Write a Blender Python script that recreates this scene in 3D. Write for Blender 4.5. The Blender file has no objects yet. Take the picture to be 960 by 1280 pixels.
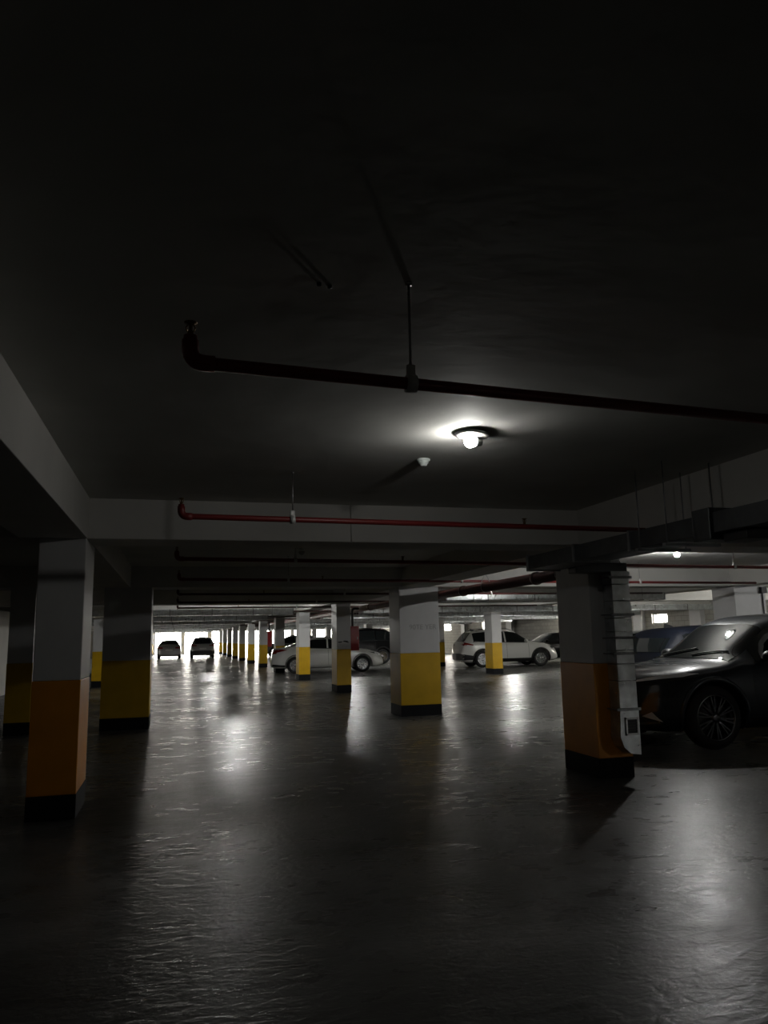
import bpy, bmesh, math, random
from mathutils import Vector, Matrix
from mathutils.bvhtree import BVHTree
random.seed(4)
PI = math.pi
S = bpy.context.scene
COL = S.collection

# ------------------------------------------------------------------ helpers
def obj(name, me, mat=None, parent=None):
    if isinstance(me, bmesh.types.BMesh):
        bm = me; me = bpy.data.meshes.new(name); bm.to_mesh(me); bm.free()
    if mat is not None and len(me.materials) == 0:
        me.materials.append(mat)
    o = bpy.data.objects.new(name, me); COL.objects.link(o)
    if parent is not None: o.parent = parent
    return o

def tag(o, label, cat, group=None):
    o['label'] = label; o['category'] = cat
    if group: o['group'] = group
    return o

def thing(name, label, cat, loc=(0, 0, 0), rz=0.0, group=None):
    o = bpy.data.objects.new(name, None); COL.objects.link(o)
    o.location = loc; o.rotation_euler = (0, 0, rz); o.empty_display_size = .1
    return tag(o, label, cat, group)

def struct(name, me, mat):
    o = obj(name, me, mat); o['kind'] = 'structure'; return o

def dup(root, loc=None, rz=None, label=None, group=None):
    r = root.copy(); COL.objects.link(r)
    if loc is not None: r.location = loc
    if rz is not None: r.rotation_euler = (0, 0, rz)
    if label: r['label'] = label
    if group: r['group'] = group
    for ch in list(root.children):
        c = ch.copy(); COL.objects.link(c); c.parent = r
        for g in ch.children:
            d = g.copy(); COL.objects.link(d); d.parent = c
    return r

def add_box(bm, a, b, bev=0.0):
    x0, y0, z0 = a; x1, y1, z1 = b
    vs = [bm.verts.new(p) for p in ((x0,y0,z0),(x1,y0,z0),(x1,y1,z0),(x0,y1,z0),(x0,y0,z1),(x1,y0,z1),(x1,y1,z1),(x0,y1,z1))]
    fs = [bm.faces.new([vs[i] for i in q]) for q in ((3,2,1,0),(4,5,6,7),(0,1,5,4),(1,2,6,5),(2,3,7,6),(3,0,4,7))]
    if bev > 0:
        es = list({e for f in fs for e in f.edges})
        bmesh.ops.bevel(bm, geom=es, offset=bev, segments=2, profile=.5, affect='EDGES')
    return bm

def box(a, b, bev=0.0): return add_box(bmesh.new(), a, b, bev)

def add_tube(bm, pts, r, n=14, cap=True):
    pts = [Vector(p) for p in pts]
    rs = r if isinstance(r, (list, tuple)) else [r] * len(pts)
    rings = []; up = None
    for i, p in enumerate(pts):
        t = ((pts[i+1] - p).normalized() if i == 0 else (p - pts[i-1]).normalized() if i == len(pts)-1
             else ((pts[i+1]-p).normalized() + (p-pts[i-1]).normalized()).normalized())
        if up is None:
            up = Vector((0, 0, 1)) if abs(t.z) < .9 else Vector((1, 0, 0))
        u = (up - t * up.dot(t)).normalized(); up = u; v = t.cross(u)
        rings.append([bm.verts.new(p + (u * math.cos(2*PI*k/n) + v * math.sin(2*PI*k/n)) * rs[i]) for k in range(n)])
    for a, b in zip(rings, rings[1:]):
        for k in range(n):
            f = bm.faces.new((a[k], a[(k+1) % n], b[(k+1) % n], b[k])); f.smooth = True
    if cap:
        bm.faces.new(list(reversed(rings[0]))); bm.faces.new(rings[-1])
    return bm

def tube(pts, r, n=14): return add_tube(bmesh.new(), pts, r, n)

def elbow(p0, corner, p1, rad, n=7):
    """points of a bent pipe p0 - corner - p1 with bend radius rad"""
    p0, c, p1 = Vector(p0), Vector(corner), Vector(p1)
    a = (p0 - c).normalized(); b = (p1 - c).normalized()
    out = [p0]
    for i in range(n + 1):
        t = i / n
        out.append((c + a*rad)*(1-t)**2 + c*2*t*(1-t) + (c + b*rad)*t*t)
    out.append(p1); return out

def add_lathe(bm, prof, n=32, M=None, smooth=True):
    """prof [(r, h)] revolved about z; M places it"""
    M = M or Matrix.Identity(4)
    rings = []
    for r, hh in prof:
        if r < 1e-5: rings.append([bm.verts.new(M @ Vector((0, 0, hh)))])
        else: rings.append([bm.verts.new(M @ Vector((r*math.cos(2*PI*k/n), r*math.sin(2*PI*k/n), hh))) for k in range(n)])
    for a, b in zip(rings, rings[1:]):
        for k in range(n):
            k2 = (k+1) % n
            if len(a) == 1 and len(b) == 1: continue
            q = (a[0], b[k2], b[k]) if len(a) == 1 else (a[k], a[k2], b[0]) if len(b) == 1 else (a[k], a[k2], b[k2], b[k])
            f = bm.faces.new(q); f.smooth = smooth
    return bm
def lathe(prof, n=32, M=None): return add_lathe(bmesh.new(), prof, n, M)

def lerp(a, b, t): return a + (b - a) * t
def interp(keys, x):
    if x <= keys[0][0]: return keys[0][1]
    for (x0, y0), (x1, y1) in zip(keys, keys[1:]):
        if x <= x1: return lerp(y0, y1, (x - x0) / (x1 - x0))
    return keys[-1][1]
def sm(t): t = max(0., min(1., t)); return t*t*(3 - 2*t)

# ------------------------------------------------------------------ materials
def mat(name, col, rough=.6, metal=0., spec=.5, coat=0., emit=None, emit_s=0., noise=None, bump=None, rvar=None):
    """noise=(scale, amount[, stretch]) colour mottling; bump=(scale, strength, distance); rvar=(scale, amount)"""
    m = bpy.data.materials.new(name); m.use_nodes = True
    nt = m.node_tree; N = nt.nodes; L = nt.links; b = N['Principled BSDF']
    b.inputs['Base Color'].default_value = (*col, 1); b.inputs['Roughness'].default_value = rough
    b.inputs['Metallic'].default_value = metal; b.inputs['Specular IOR Level'].default_value = spec
    b.inputs['Coat Weight'].default_value = coat; b.inputs['Coat Roughness'].default_value = .03
    tc = N.new('ShaderNodeTexCoord')
    def nz(scale, detail=5, st=(1, 1, 1)):
        mp = N.new('ShaderNodeMapping'); mp.inputs['Scale'].default_value = st
        L.new(tc.outputs['Object'], mp.inputs['Vector'])
        n = N.new('ShaderNodeTexNoise'); n.inputs['Scale'].default_value = scale; n.inputs['Detail'].default_value = detail
        L.new(mp.outputs[0], n.inputs['Vector']); return n
    if noise:
        n = nz(noise[0], 6, noise[2] if len(noise) > 2 else (1, 1, 1))
        r = N.new('ShaderNodeValToRGB'); a = noise[1]
        r.color_ramp.elements[0].position = .3; r.color_ramp.elements[1].position = .7
        r.color_ramp.elements[0].color = (*[c*(1-a) for c in col], 1); r.color_ramp.elements[1].color = (*[min(1, c*(1+a)) for c in col], 1)
        L.new(n.outputs['Fac'], r.inputs[0]); L.new(r.outputs[0], b.inputs['Base Color'])
    if rvar:
        n = nz(rvar[0], 4, rvar[2] if len(rvar) > 2 else (1, 1, 1)); mr = N.new('ShaderNodeMapRange')
        mr.inputs['From Min'].default_value = .3; mr.inputs['From Max'].default_value = .7
        mr.inputs['To Min'].default_value = max(.02, rough - rvar[1]); mr.inputs['To Max'].default_value = min(1, rough + rvar[1])
        L.new(n.outputs['Fac'], mr.inputs['Value']); L.new(mr.outputs[0], b.inputs['Roughness'])
    if bump:
        n = nz(bump[0], 6, bump[3] if len(bump) > 3 else (1, 1, 1)); bp = N.new('ShaderNodeBump')
        bp.inputs['Strength'].default_value = bump[1]; bp.inputs['Distance'].default_value = bump[2]
        L.new(n.outputs['Fac'], bp.inputs['Height']); L.new(bp.outputs[0], b.inputs['Normal'])
    if emit:
        b.inputs['Emission Color'].default_value = (*emit, 1); b.inputs['Emission Strength'].default_value = emit_s
    return m

def floor_mat():
    m = bpy.data.materials.new('polished_concrete_floor'); m.use_nodes = True
    nt = m.node_tree; N = nt.nodes; L = nt.links; b = N['Principled BSDF']
    tc = N.new('ShaderNodeTexCoord')
    def nz(scale, detail, st=(1, 1, 1), dist=0.):
        mp = N.new('ShaderNodeMapping'); mp.inputs['Scale'].default_value = st
        L.new(tc.outputs['Object'], mp.inputs['Vector'])
        n = N.new('ShaderNodeTexNoise'); n.inputs['Scale'].default_value = scale; n.inputs['Detail'].default_value = detail
        n.inputs['Distortion'].default_value = dist
        L.new(mp.outputs[0], n.inputs['Vector']); return n.outputs['Fac']
    r = N.new('ShaderNodeValToRGB'); L.new(nz(.9, 8), r.inputs[0])
    r.color_ramp.elements[0].position = .3; r.color_ramp.elements[1].position = .72
    r.color_ramp.elements[0].color = (.085, .085, .080, 1); r.color_ramp.elements[1].color = (.150, .149, .142, 1)
    # dust and stains
    r2 = N.new('ShaderNodeValToRGB'); L.new(nz(.35, 9, (1, 2.2, 1), .6), r2.inputs[0])
    r2.color_ramp.elements[0].position = .35; r2.color_ramp.elements[1].position = .6
    r2.color_ramp.elements[0].color = (.5, .5, .5, 1); r2.color_ramp.elements[1].color = (1.1, 1.1, 1.1, 1)
    mx = N.new('ShaderNodeMix'); mx.data_type = 'RGBA'; mx.blend_type = 'MULTIPLY'; mx.inputs[0].default_value = 1
    L.new(r.outputs[0], mx.inputs[6]); L.new(r2.outputs[0], mx.inputs[7]); L.new(mx.outputs[2], b.inputs['Base Color'])
    mr = N.new('ShaderNodeMapRange'); L.new(nz(4.5, 9, (1, 1.6, 1), .3), mr.inputs['Value'])
    mr.inputs['From Min'].default_value = .2; mr.inputs['From Max'].default_value = .8
    mr.inputs['To Min'].default_value = .20; mr.inputs['To Max'].default_value = .40
    m2 = N.new('ShaderNodeMapRange'); L.new(nz(.55, 5, (1, 1.8, 1), .5), m2.inputs['Value'])
    m2.inputs['From Min'].default_value = .25; m2.inputs['From Max'].default_value = .75
    m2.inputs['To Min'].default_value = -.05; m2.inputs['To Max'].default_value = .07
    sm_ = N.new('ShaderNodeMath'); sm_.operation = 'ADD'; L.new(mr.outputs[0], sm_.inputs[0]); L.new(m2.outputs[0], sm_.inputs[1])
    L.new(sm_.outputs[0], b.inputs['Roughness'])
    b.inputs['Specular IOR Level'].default_value = .11
    bp = N.new('ShaderNodeBump'); bp.inputs['Strength'].default_value = .45; bp.inputs['Distance'].default_value = .010
    L.new(nz(10, 9, (1, 1.9, 1), .9), bp.inputs['Height'])
    bp2 = N.new('ShaderNodeBump'); bp2.inputs['Strength'].default_value = .25; bp2.inputs['Distance'].default_value = .006
    L.new(nz(34, 4), bp2.inputs['Height']); L.new(bp.outputs[0], bp2.inputs['Normal']); L.new(bp2.outputs[0], b.inputs['Normal'])
    return m

def block_mat():
    m = mat('painted_blockwork', (.42, .41, .37), .8)
    nt = m.node_tree; N = nt.nodes; L = nt.links; b = N['Principled BSDF']
    tc = N.new('ShaderNodeTexCoord'); sp = N.new('ShaderNodeSeparateXYZ'); L.new(tc.outputs['Object'], sp.inputs[0])
    ad = N.new('ShaderNodeMath'); ad.operation = 'ADD'; L.new(sp.outputs[0], ad.inputs[0]); L.new(sp.outputs[1], ad.inputs[1])
    cb = N.new('ShaderNodeCombineXYZ'); L.new(ad.outputs[0], cb.inputs[0]); L.new(sp.outputs[2], cb.inputs[1])
    br = N.new('ShaderNodeTexBrick'); L.new(cb.outputs[0], br.inputs['Vector'])
    br.inputs['Scale'].default_value = 1; br.inputs['Brick Width'].default_value = .4; br.inputs['Row Height'].default_value = .2
    br.inputs['Mortar Size'].default_value = .012
    br.inputs['Color1'].default_value = (.44, .43, .385, 1); br.inputs['Color2'].default_value = (.37, .36, .32, 1); br.inputs['Mortar'].default_value = (.26, .25, .23, 1)
    L.new(br.outputs['Color'], b.inputs['Base Color'])
    bp = N.new('ShaderNodeBump'); bp.inputs['Strength'].default_value = .4; bp.inputs['Distance'].default_value = .01; bp.invert = True
    L.new(br.outputs['Fac'], bp.inputs['Height']); L.new(bp.outputs[0], b.inputs['Normal'])
    return m

M = {}
M['floor'] = floor_mat()
M['ceil'] = mat('grey_white_painted_slab', (.60, .60, .57), .8, noise=(1.3, .10), bump=(2.2, .35, .02))
M['beam'] = mat('grey_white_painted_beam', (.62, .61, .58), .75, noise=(1.6, .07), bump=(9, .2, .008))
M['white'] = mat('white_column_paint', (.62, .62, .62), .55, noise=(3, .05), bump=(18, .12, .004))
M['yellow'] = mat('yellow_column_paint', (.62, .375, .004), .5, noise=(4, .08))
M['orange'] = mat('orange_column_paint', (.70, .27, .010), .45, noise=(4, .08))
M['black'] = mat('black_skirting_paint', (.006, .007, .009), .75, spec=.25)
M['wall'] = mat('white_wall_paint', (.50, .49, .46), .8, noise=(2, .08))
M['block'] = block_mat()
M['galv'] = mat('galvanised_sheet', (.62, .65, .66), .36, metal=.85, noise=(9, .22), rvar=(14, .10), bump=(7, .25, .006))
M['galvdark'] = mat('dull_galvanised_flange', (.30, .31, .32), .5, metal=.8, noise=(12, .2))
M['duct_dull'] = mat('dull_grey_duct_sheet', (.10, .105, .11), .45, metal=.5, noise=(8, .2), bump=(6, .2, .006))
M['red'] = mat('red_pipe_paint', (.17, .016, .015), .45)
M['maroon'] = mat('dark_red_main_paint', (.045, .010, .009), .5)
M['cabinet'] = mat('red_cabinet_enamel', (.30, .012, .014), .35)
M['steel'] = mat('zinc_steel', (.45, .45, .45), .4, metal=1)
M['clamp'] = mat('pale_zinc_clamp', (.62, .62, .60), .5, metal=.3)
M['brass'] = mat('bronze_sprinkler', (.22, .15, .07), .4, metal=1)
M['plastic'] = mat('white_plastic', (.72, .78, .76), .4)
M['blackplastic'] = mat('black_plastic', (.015, .015, .016), .5)
M['bulb'] = mat('lit_lamp_globe', (1, 1, 1), .5, emit=(1.0, .98, .93), emit_s=235)
M['bulb2'] = mat('lit_lamp_globe_cool', (1, 1, 1), .5, emit=(1.0, .99, .96), emit_s=2350)
M['bulb3'] = mat('added_lamp_globe_bright', (1, 1, 1), .5, emit=(1.0, .99, .95), emit_s=2800)
M['bulb5'] = mat('added_lamp_globe_strong', (1, 1, 1), .5, emit=(1.0, .98, .92), emit_s=5200)
M['bulb4'] = mat('added_lamp_globe_soft', (1, 1, 1), .5, emit=(1.0, .99, .95), emit_s=800)
M['bulboff'] = mat('unlit_lamp_globe', (.35, .35, .33), .25)
M['lampbase'] = mat('lamp_base_metal', (.45, .45, .44), .4, metal=.6)
M['letter'] = mat('faded_grey_lettering', (.40, .40, .40), .6)
M['tyre'] = mat('tyre_rubber', (.012, .012, .013), .8)
M['rim'] = mat('silver_alloy', (.62, .62, .62), .25, metal=1)
M['rimdark'] = mat('dark_machined_alloy', (.10, .10, .105), .25, metal=1)
M['glass'] = mat('tinted_car_glass', (.006, .008, .009), .03, spec=.6)
M['trim'] = mat('black_car_trim', (.012, .012, .013), .45)
M['chrome'] = mat('chrome', (.75, .75, .76), .12, metal=1)
M['lens'] = mat('clear_lamp_lens', (.85, .86, .87), .3, coat=.5)
M['tail'] = mat('red_tail_lens', (.20, .008, .008), .12, coat=1)
M['plate'] = mat('white_plate', (.6, .6, .58), .5)
def paint(name, col, metal=.2): return mat(name, col, .28, metal=metal, coat=1)
P_dark = paint('blue_black_car_paint', (.016, .022, .030), .2)
P_blue = mat('navy_car_paint', (.0015, .003, .008), .6, spec=.2)
P_white = paint('white_car_paint', (.66, .66, .63), 0)
P_black = mat('black_car_paint', (.004, .004, .005), .3, spec=.25)
P_silver = paint('silver_car_paint', (.36, .37, .37), .5)
P_grey = paint('grey_car_paint', (.12, .125, .13), .4)

# ------------------------------------------------------------------ camera
f_px, tau, rol, yaw, CH = 956.93, math.radians(9.2134), math.radians(1.1311), math.radians(15.1348), 1.4
cam_d = bpy.data.cameras.new('camera'); cam = bpy.data.objects.new('camera', cam_d); COL.objects.link(cam)
cam_d.sensor_fit = 'HORIZONTAL'; cam_d.sensor_width = 36; cam_d.lens = 36 * f_px / 960
cam_d.clip_start = .05; cam_d.clip_end = 400
fw = Vector((math.sin(yaw)*math.cos(tau), math.cos(yaw)*math.cos(tau), math.sin(tau)))
rt = Vector((math.cos(yaw), -math.sin(yaw), 0)); up = rt.cross(fw)
# the photograph is turned counter-clockwise by rol
R2 = rt*math.cos(rol) - up*math.sin(rol); U2 = rt*math.sin(rol) + up*math.cos(rol)
Rm = Matrix((R2, U2, -fw)).transposed().to_4x4(); Rm.translation = Vector((0, 0, CH)); cam.matrix_world = Rm
S.camera = cam

# ------------------------------------------------------------------ the building
Y0, ST, SOF, SLAB = 6.892, 6.3436, 2.268, 2.618
def LY(i): return Y0 + ST * (i - 1)          # front face of column line i
X0, X1, YB, YE = -12.0, 20.2, -7.0, 80.0
struct('floor', box((X0-.3, YB-.3, -.2), (X1+.3, YE+14, 0)), M['floor'])
struct('ceiling', box((X0-.3, YB-.3, SLAB), (X1+.3, YE+.4, SLAB+.3)), M['ceil'])
BW = .54
ROWX = (-1.02, 4.155, 11.1)
LATY = [LY(i) for i in range(1, 13)]
for i, y in enumerate(LATY):
    struct('ceiling_beam', box((X0, y, SOF), (X1, y+BW, SLAB+.01), .008), M['beam'])
for x in ROWX + (-6.9,):
    for i in range(0, 12):
        a = (LY(i) + BW) if i >= 1 else YB
        b = LY(i+1)
        if True:
            struct('ceiling_beam', box((x-BW/2, a-.004, SOF+.001), (x+BW/2, b+.004, SLAB+.01), .004), M['beam'])

def wall_panels(fixed, axis, a0, a1, z1, holes, th):
    """a wall with rectangular holes [(a, b, z0, z1)]; axis 'x': wall runs along x at y=fixed"""
    bm = bmesh.new()
    def put(u0, u1, v0, v1):
        if u1-u0 < 1e-4 or v1-v0 < 1e-4: return
        if axis == 'x': add_box(bm, (u0, fixed, v0), (u1, fixed+th, v1))
        else: add_box(bm, (fixed, u0, v0), (fixed+th, u1, v1))
    cur = a0
    for (u0, u1, v0, v1) in sorted(holes):
        put(cur, u0, 0, z1); put(u0, u1, 0, v0); put(u0, u1, v1, z1); cur = u1
    put(cur, a1, 0, z1)
    return bm
# far end: wide openings to daylight between piers
end_holes = [(-2.1, .45, .02, 2.25), (.75, 3.0, .02, 2.25), (3.35, 6.1, .02, 2.25), (6.6, 9.2, .02, 2.25), (9.5, 12.4, .02, 2.25), (14, 17, 1.0, 2.25)]
struct('wall_end', wall_panels(YE, 'x', X0, X1, SLAB, end_holes, .3), M['wall'])
right_holes = [(28.75, 29.85, 1.72, 2.14), (37.0, 38.2, 1.7, 2.3), (48.6, 49.5, 1.5, 2.3), (55.8, 57.5, 1.72, 2.5), (64, 66, 1.4, 2.4), (70, 73, 1.3, 2.4)]
struct('wall_right', wall_panels(X1, 'y', YB, YE+.3, SLAB, right_holes, .25), M['block'])
left_holes = [(46, 49.5, 1.5, 2.2)]
struct('wall_left', wall_panels(X0-.25, 'y', YB, YE+.3, SLAB, left_holes, .25), M['wall'])
struct('wall_back', box((X0, YB-.25, 0), (X1, YB, SLAB)), M['wall'])
struct('wall_inner', box((-4.8, 14.2, 0), (-4.6, 28.5, SOF+.02)), M['wall'])
wn = 0
for holes, side in ((right_holes, 'r'), (left_holes, 'l'), (end_holes, 'e')):
    for (u0, u1, v0, v1) in holes:
        wn += 1; bm = bmesh.new(); t = .05
        def bar(a0, a1, b0, b1):
            if side == 'r': add_box(bm, (X1+.08, a0, b0), (X1+.14, a1, b1))
            elif side == 'l': add_box(bm, (X0-.14, a0, b0), (X0-.08, a1, b1))
            else: add_box(bm, (a0, YE+.1, b0), (a1, YE+.16, b1))
        bar(u0, u0+t, v0, v1); bar(u1-t, u1, v0, v1); bar(u0, u1, v1-t, v1); bar(u0, u1, v0, v0+t)
        struct('window_%d' % wn, bm, M['steel'])
# wall piers of the right wall
for k, (ya, yb) in enumerate(((30.35, 31.0), (44.3, 45.1), (52.4, 53.1), (26.3, 27.0))):
    struct('trim_%d' % (k+1), box((X1-.2, ya, 0), (X1+.002, yb, SLAB)), M['white'])
# outside ground seen through the openings
# (the floor slab simply runs on past the end wall)

# ------------------------------------------------------------------ columns
def make_column(w, d, paintm):
    """origin at the middle of the front edge on the floor"""
    r = bpy.data.objects.new('concrete_column', None); COL.objects.link(r)
    h1, h2 = .19, 1.092
    obj('shaft', box((-w/2, 0, h2), (w/2, d, SOF+.004), .008), M['white'], r)
    obj('painted_band', box((-w/2-.002, -.002, h1), (w/2+.002, d+.002, h2), .006), paintm, r)
    obj('skirting', box((-w/2-.004, -.004, 0), (w/2+.004, d+.004, h1), .004), M['black'], r)
    return r
CW, CD = .37, .685
protos = {}
def column(x, y, kind, label, group=None):
    if kind not in protos:
        w = .745 if kind[0] == 'W' else CW
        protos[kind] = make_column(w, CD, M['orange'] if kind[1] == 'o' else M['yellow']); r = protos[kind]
    else: r = dup(protos[kind])
    r.location = (x, y, 0); tag(r, label, 'column', group); return r
MX = 4.155
ORD = ['', 'first', 'second', 'third', 'fourth', 'fifth', 'sixth', 'seventh', 'eighth', 'ninth', 'tenth', 'eleventh', 'twelfth', 'thirteenth']
G = 'columns of the long middle row'
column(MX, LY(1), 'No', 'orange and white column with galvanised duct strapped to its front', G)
c2 = column(4.21, LY(2)+.04, 'Wy', 'broad yellow and white column with faint lettering, middle of the garage', G)
c3 = column(MX, LY(3), 'Ny', 'yellow and white column with dark scuffs, in front of white sedan bonnet', G)
column(MX, LY(4), 'Ny', 'bright yellow and white column in front of white sedan rear door', G)
for i in range(5, 13):
    column(MX, LY(i), 'Ny', '%s column from the camera in the long middle row' % ORD[i], G)
GL = 'columns of the aisle left side'
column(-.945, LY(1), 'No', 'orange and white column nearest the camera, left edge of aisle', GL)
column(-.78, LY(2)+.02, 'Wy', 'broad shaded yellow and white column left of the aisle', GL)
G3 = 'columns of the outer left row'
column(-2.36, LY(2), 'Ny', 'almost black column in deep shade behind the nearest orange column', G3)
for i in range(3, 13):
    lab = {4: 'narrow bright yellow column showing between the two left aisle columns',
           11: 'pale yellow column beside the bright far opening on its left'}.get(i, '%s column from the camera in the outer left row' % ORD[i])
    column(-2.36, LY(i), 'Ny', lab, G3)
GR = 'columns of the row by the right wall cars'
column(11.3, LY(2)+.02, 'Wy', 'broad white column rising behind dark SUV windscreen', GR)
column(11.02, LY(3), 'Ny', 'column hidden behind the duct column, right row', GR)
column(11.02, LY(4)-.25, 'Ny', 'yellow and white column standing in front of white SUV', GR)
column(11.55, LY(5)+1.05, 'Ny', 'small yellow column behind the right edge of lettered column', GR)
for i in range(6, 13):
    column(11.1, LY(i), 'Ny', '%s column from the camera in the right parking row' % ORD[i], GR)

# faint lettering and scuffs on columns
cu = bpy.data.curves.new('lettering', 'FONT'); cu.body = '90TE YER'; cu.size = .125; cu.extrude = .002; cu.align_x = 'CENTER'
to = bpy.data.objects.new('tmp_text', cu); COL.objects.link(to)
bpy.context.view_layer.update()
tm = bpy.data.meshes.new_from_object(to.evaluated_get(bpy.context.evaluated_depsgraph_get()))
bpy.data.objects.remove(to)
lt = obj('lettering', tm, M['letter'], c2); lt.rotation_euler = (PI/2, 0, 0); lt.location = (.06, -.003, 1.51)

for (x, z, sx, sz) in ((-.10, 1.27, .055, .018), (.05, 1.29, .06, .022), (.10, 1.265, .04, .014)):
    bm = lathe([(0, .0015), (.8, .0012), (1, 0), (0, 0)], 14)
    for v in bm.verts:
        a = math.atan2(v.co.y, v.co.x)
        v.co = Vector((x + v.co.x*sx*(1 + .25*math.sin(3*a)), -v.co.z - .0005, z + v.co.y*sz*(1 + .3*math.cos(2*a + x*9))))
    obj('scuff_mark', bm, M['blackplastic'], c3)

# ------------------------------------------------------------------ lamps and ceiling devices
def lamp(x, y, label, lit, group='round ceiling lamps', axis=(0, 0, -1)):
    t = thing('ceiling_lamp', label, 'lamp', (x, y, SLAB), 0, group)
    # shallow dish on a short stem, a bulb held below it
    tilt = axis[2] > -.95
    d = obj('base_plate', lathe([(0, .002), (.035, .002), (.035, -.010), (.095, -.012), (.106, -.016), (.102, -.026), (.08, -.028), (.035, -.030), (0, -.030)]), M['lampbase'], t)
    if tilt: d.rotation_euler = (0, math.radians(4), 0)
    ax = Vector(axis).normalized()
    Q = Vector((0, 0, 1)).rotation_difference(ax).to_matrix().to_4x4()
    c = Vector((-.012 if tilt else 0, 0, -.058 if tilt else -.078))
    Mx = Matrix.Translation(c) @ Q
    R = .040
    obj('socket', lathe([(0, -.075), (.022, -.075), (.024, -.050), (.030, -.040), (.034, -.021), (0, -.021)] if tilt else [(0, -.05), (.03, -.05), (.03, -.042), (.034, -.021), (0, -.021)], 24, Mx), M['plastic'], t)
    obj('bulb', lathe([(R*math.sin(a), R*math.cos(a)) for a in [math.radians(q) for q in (100, 90, 80, 70, 60, 45, 30, 15)]] + [(0, R)], 24, Mx), lit, t)
    return t
lamp(1.71, 4.23, 'round lit ceiling lamp nearest the camera over the aisle', M['bulb'], axis=(-.90, -.18, .05))
lamp(1.60, 10.2, 'dark unlit ceiling lamp beyond the first cross beam', M['bulboff'])
lamp(7.32, 10.05, 'lit ceiling lamp below the long duct, above the parked dark SUV', M['bulb2'])
ADDED_LAMPS = [(6.7, 14.15, 'added lit ceiling lamp hidden by a beam before the bright ribbed duct'),  # unseen lamps added to light the far bays, columns and ducts
         (1.7, 23.0, 'added lit ceiling lamp hidden by beams over the far aisle'),
         (1.7, 42.0, 'added lit ceiling lamp hidden by beams deep in the aisle'),
         (7.3, 22.4, 'added lit ceiling lamp hidden by beams ahead of the white sedan'),
         (14.6, 22.4, 'added lit ceiling lamp hidden by beams ahead of the white SUV'),
         (16.2, 16.4, 'added lit ceiling lamp hidden by beams by the right wall'),
         (8.0, 35.4, 'added lit ceiling lamp hidden by beams beyond the white sedan'),
         (16.0, 35.4, 'added lit ceiling lamp hidden by beams beyond the white SUV')]
for x, y, l in ADDED_LAMPS: lamp(x, y, l, M['bulb4' if y < 16 else 'bulb5' if x > 10 else 'bulb3'])
lamp(12.6, -5.4, 'added unseen ceiling lamp behind the camera by the back wall', M['bulb2'])  # added out of view so the upright duct reflects a lit wall
lamp(13.6, 9.8, 'added ceiling lamp outside the view above the bay beyond the dark SUV', M['bulb2'])  # added out of view to light the front of the broad right column

t = thing('smoke_detector', 'small white smoke detector on ceiling below the lit lamp', 'smoke detector', (1.64, 4.98, SLAB))
obj('base', lathe([(0, .002), (.045, .002), (.047, -.012), (.040, -.016), (0, -.016)]), M['plastic'], t)
obj('sensor_head', lathe([(.038, -.014), (.036, -.030), (.026, -.034), (.024, -.046), (.014, -.050), (0, -.050)]), M['plastic'], t)

def hanger(t, x, y, z, r, big=True):
    bm = bmesh.new(); add_tube(bm, [(x, y, z+r+.01), (x, y, SLAB+.002)], .005, 8)
    add_lathe(bm, [(0, 0), (.012, 0), (.012, -.012), (0, -.012)], 12, Matrix.Translation((x, y, SLAB+.002)))
    rod = obj('hanger_rod', bm, M['steel'], t)
    bm = bmesh.new()
    Mx = Matrix.Translation((x-.018, y, z)) @ Matrix.Rotation(PI/2, 4, 'Y')
    add_lathe(bm, [(r+.002, 0), (r+.010, 0), (r+.010, .036), (r+.002, .036), (r+.002, 0)], 16, Mx)
    add_box(bm, (x-.014, y-.008, z+r), (x+.014, y+.008, z+r+.045))
    obj('clamp', bm, M['clamp'], rod)

def upright(t, x, y, z):
    bm = bmesh.new()
    add_lathe(bm, [(.010, 0), (.010, .02), (.006, .022), (.006, .042), (.020, .046), (.021, .049), (0, .050)], 14, Matrix.Translation((x, y, z)))
    for s in (-1, 1): add_tube(bm, [(x+s*.010, y, z+.018), (x+s*.014, y, z+.032), (x+s*.006, y, z+.046)], .0025, 6)
    obj('sprinkler_head', bm, M['brass'], t)

def branch(p0, p1, label, hang, heads, group='sprinkler pipes across the ceiling', r=.021, m='red', turn=True):
    """a pipe from p0 (free end, turned up, with a sprinkler) to p1"""
    t = thing('sprinkler_pipe', label, 'pipe', (0, 0, 0), 0, group)
    a, b = Vector(p0), Vector(p1)
    pts = elbow((a.x, a.y, a.z+.085), a, b, .05) if turn else [a, b]
    obj('pipe_run', tube(pts, r, 16), M[m], t)
    if turn:
        d = (b - a).normalized()
        bm = tube(elbow((a.x, a.y, a.z+.07), a, tuple(a + d*.075), .045), r+.005, 16)
        obj('elbow_fitting', bm, M[m], t); upright(t, a.x, a.y, a.z+.08)
    for u in hang:
        q = a.lerp(b, u); hanger(t, q.x, q.y, q.z, r)
    for u in heads:
        q = a.lerp(b, u); upright(t, q.x, q.y, q.z+r-.004)
    return t
branch((.02, 2.34, 2.25), (4.1, 2.68, 2.25), 'dark sprinkler pipe nearest the camera, crossing above the lit lamp', [.18, .70], [])
branch((.01, 5.50, 2.26), (10.6, 6.18, 2.26), 'red sprinkler pipe in front of the first cross beam', [.075, .60], [.256])
branch((-.02, 8.35, 2.25), (10.6, 9.20, 2.25), 'dark thin sprinkler pipe, upper of two beyond the first beam', [.12, .44, .7], [.24, .80])
branch((.01, 11.35, 2.26), (10.6, 12.25, 2.26), 'dark thin sprinkler pipe, lower of two beyond the first beam', [.15, .42, .75], [.2, .66])
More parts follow.
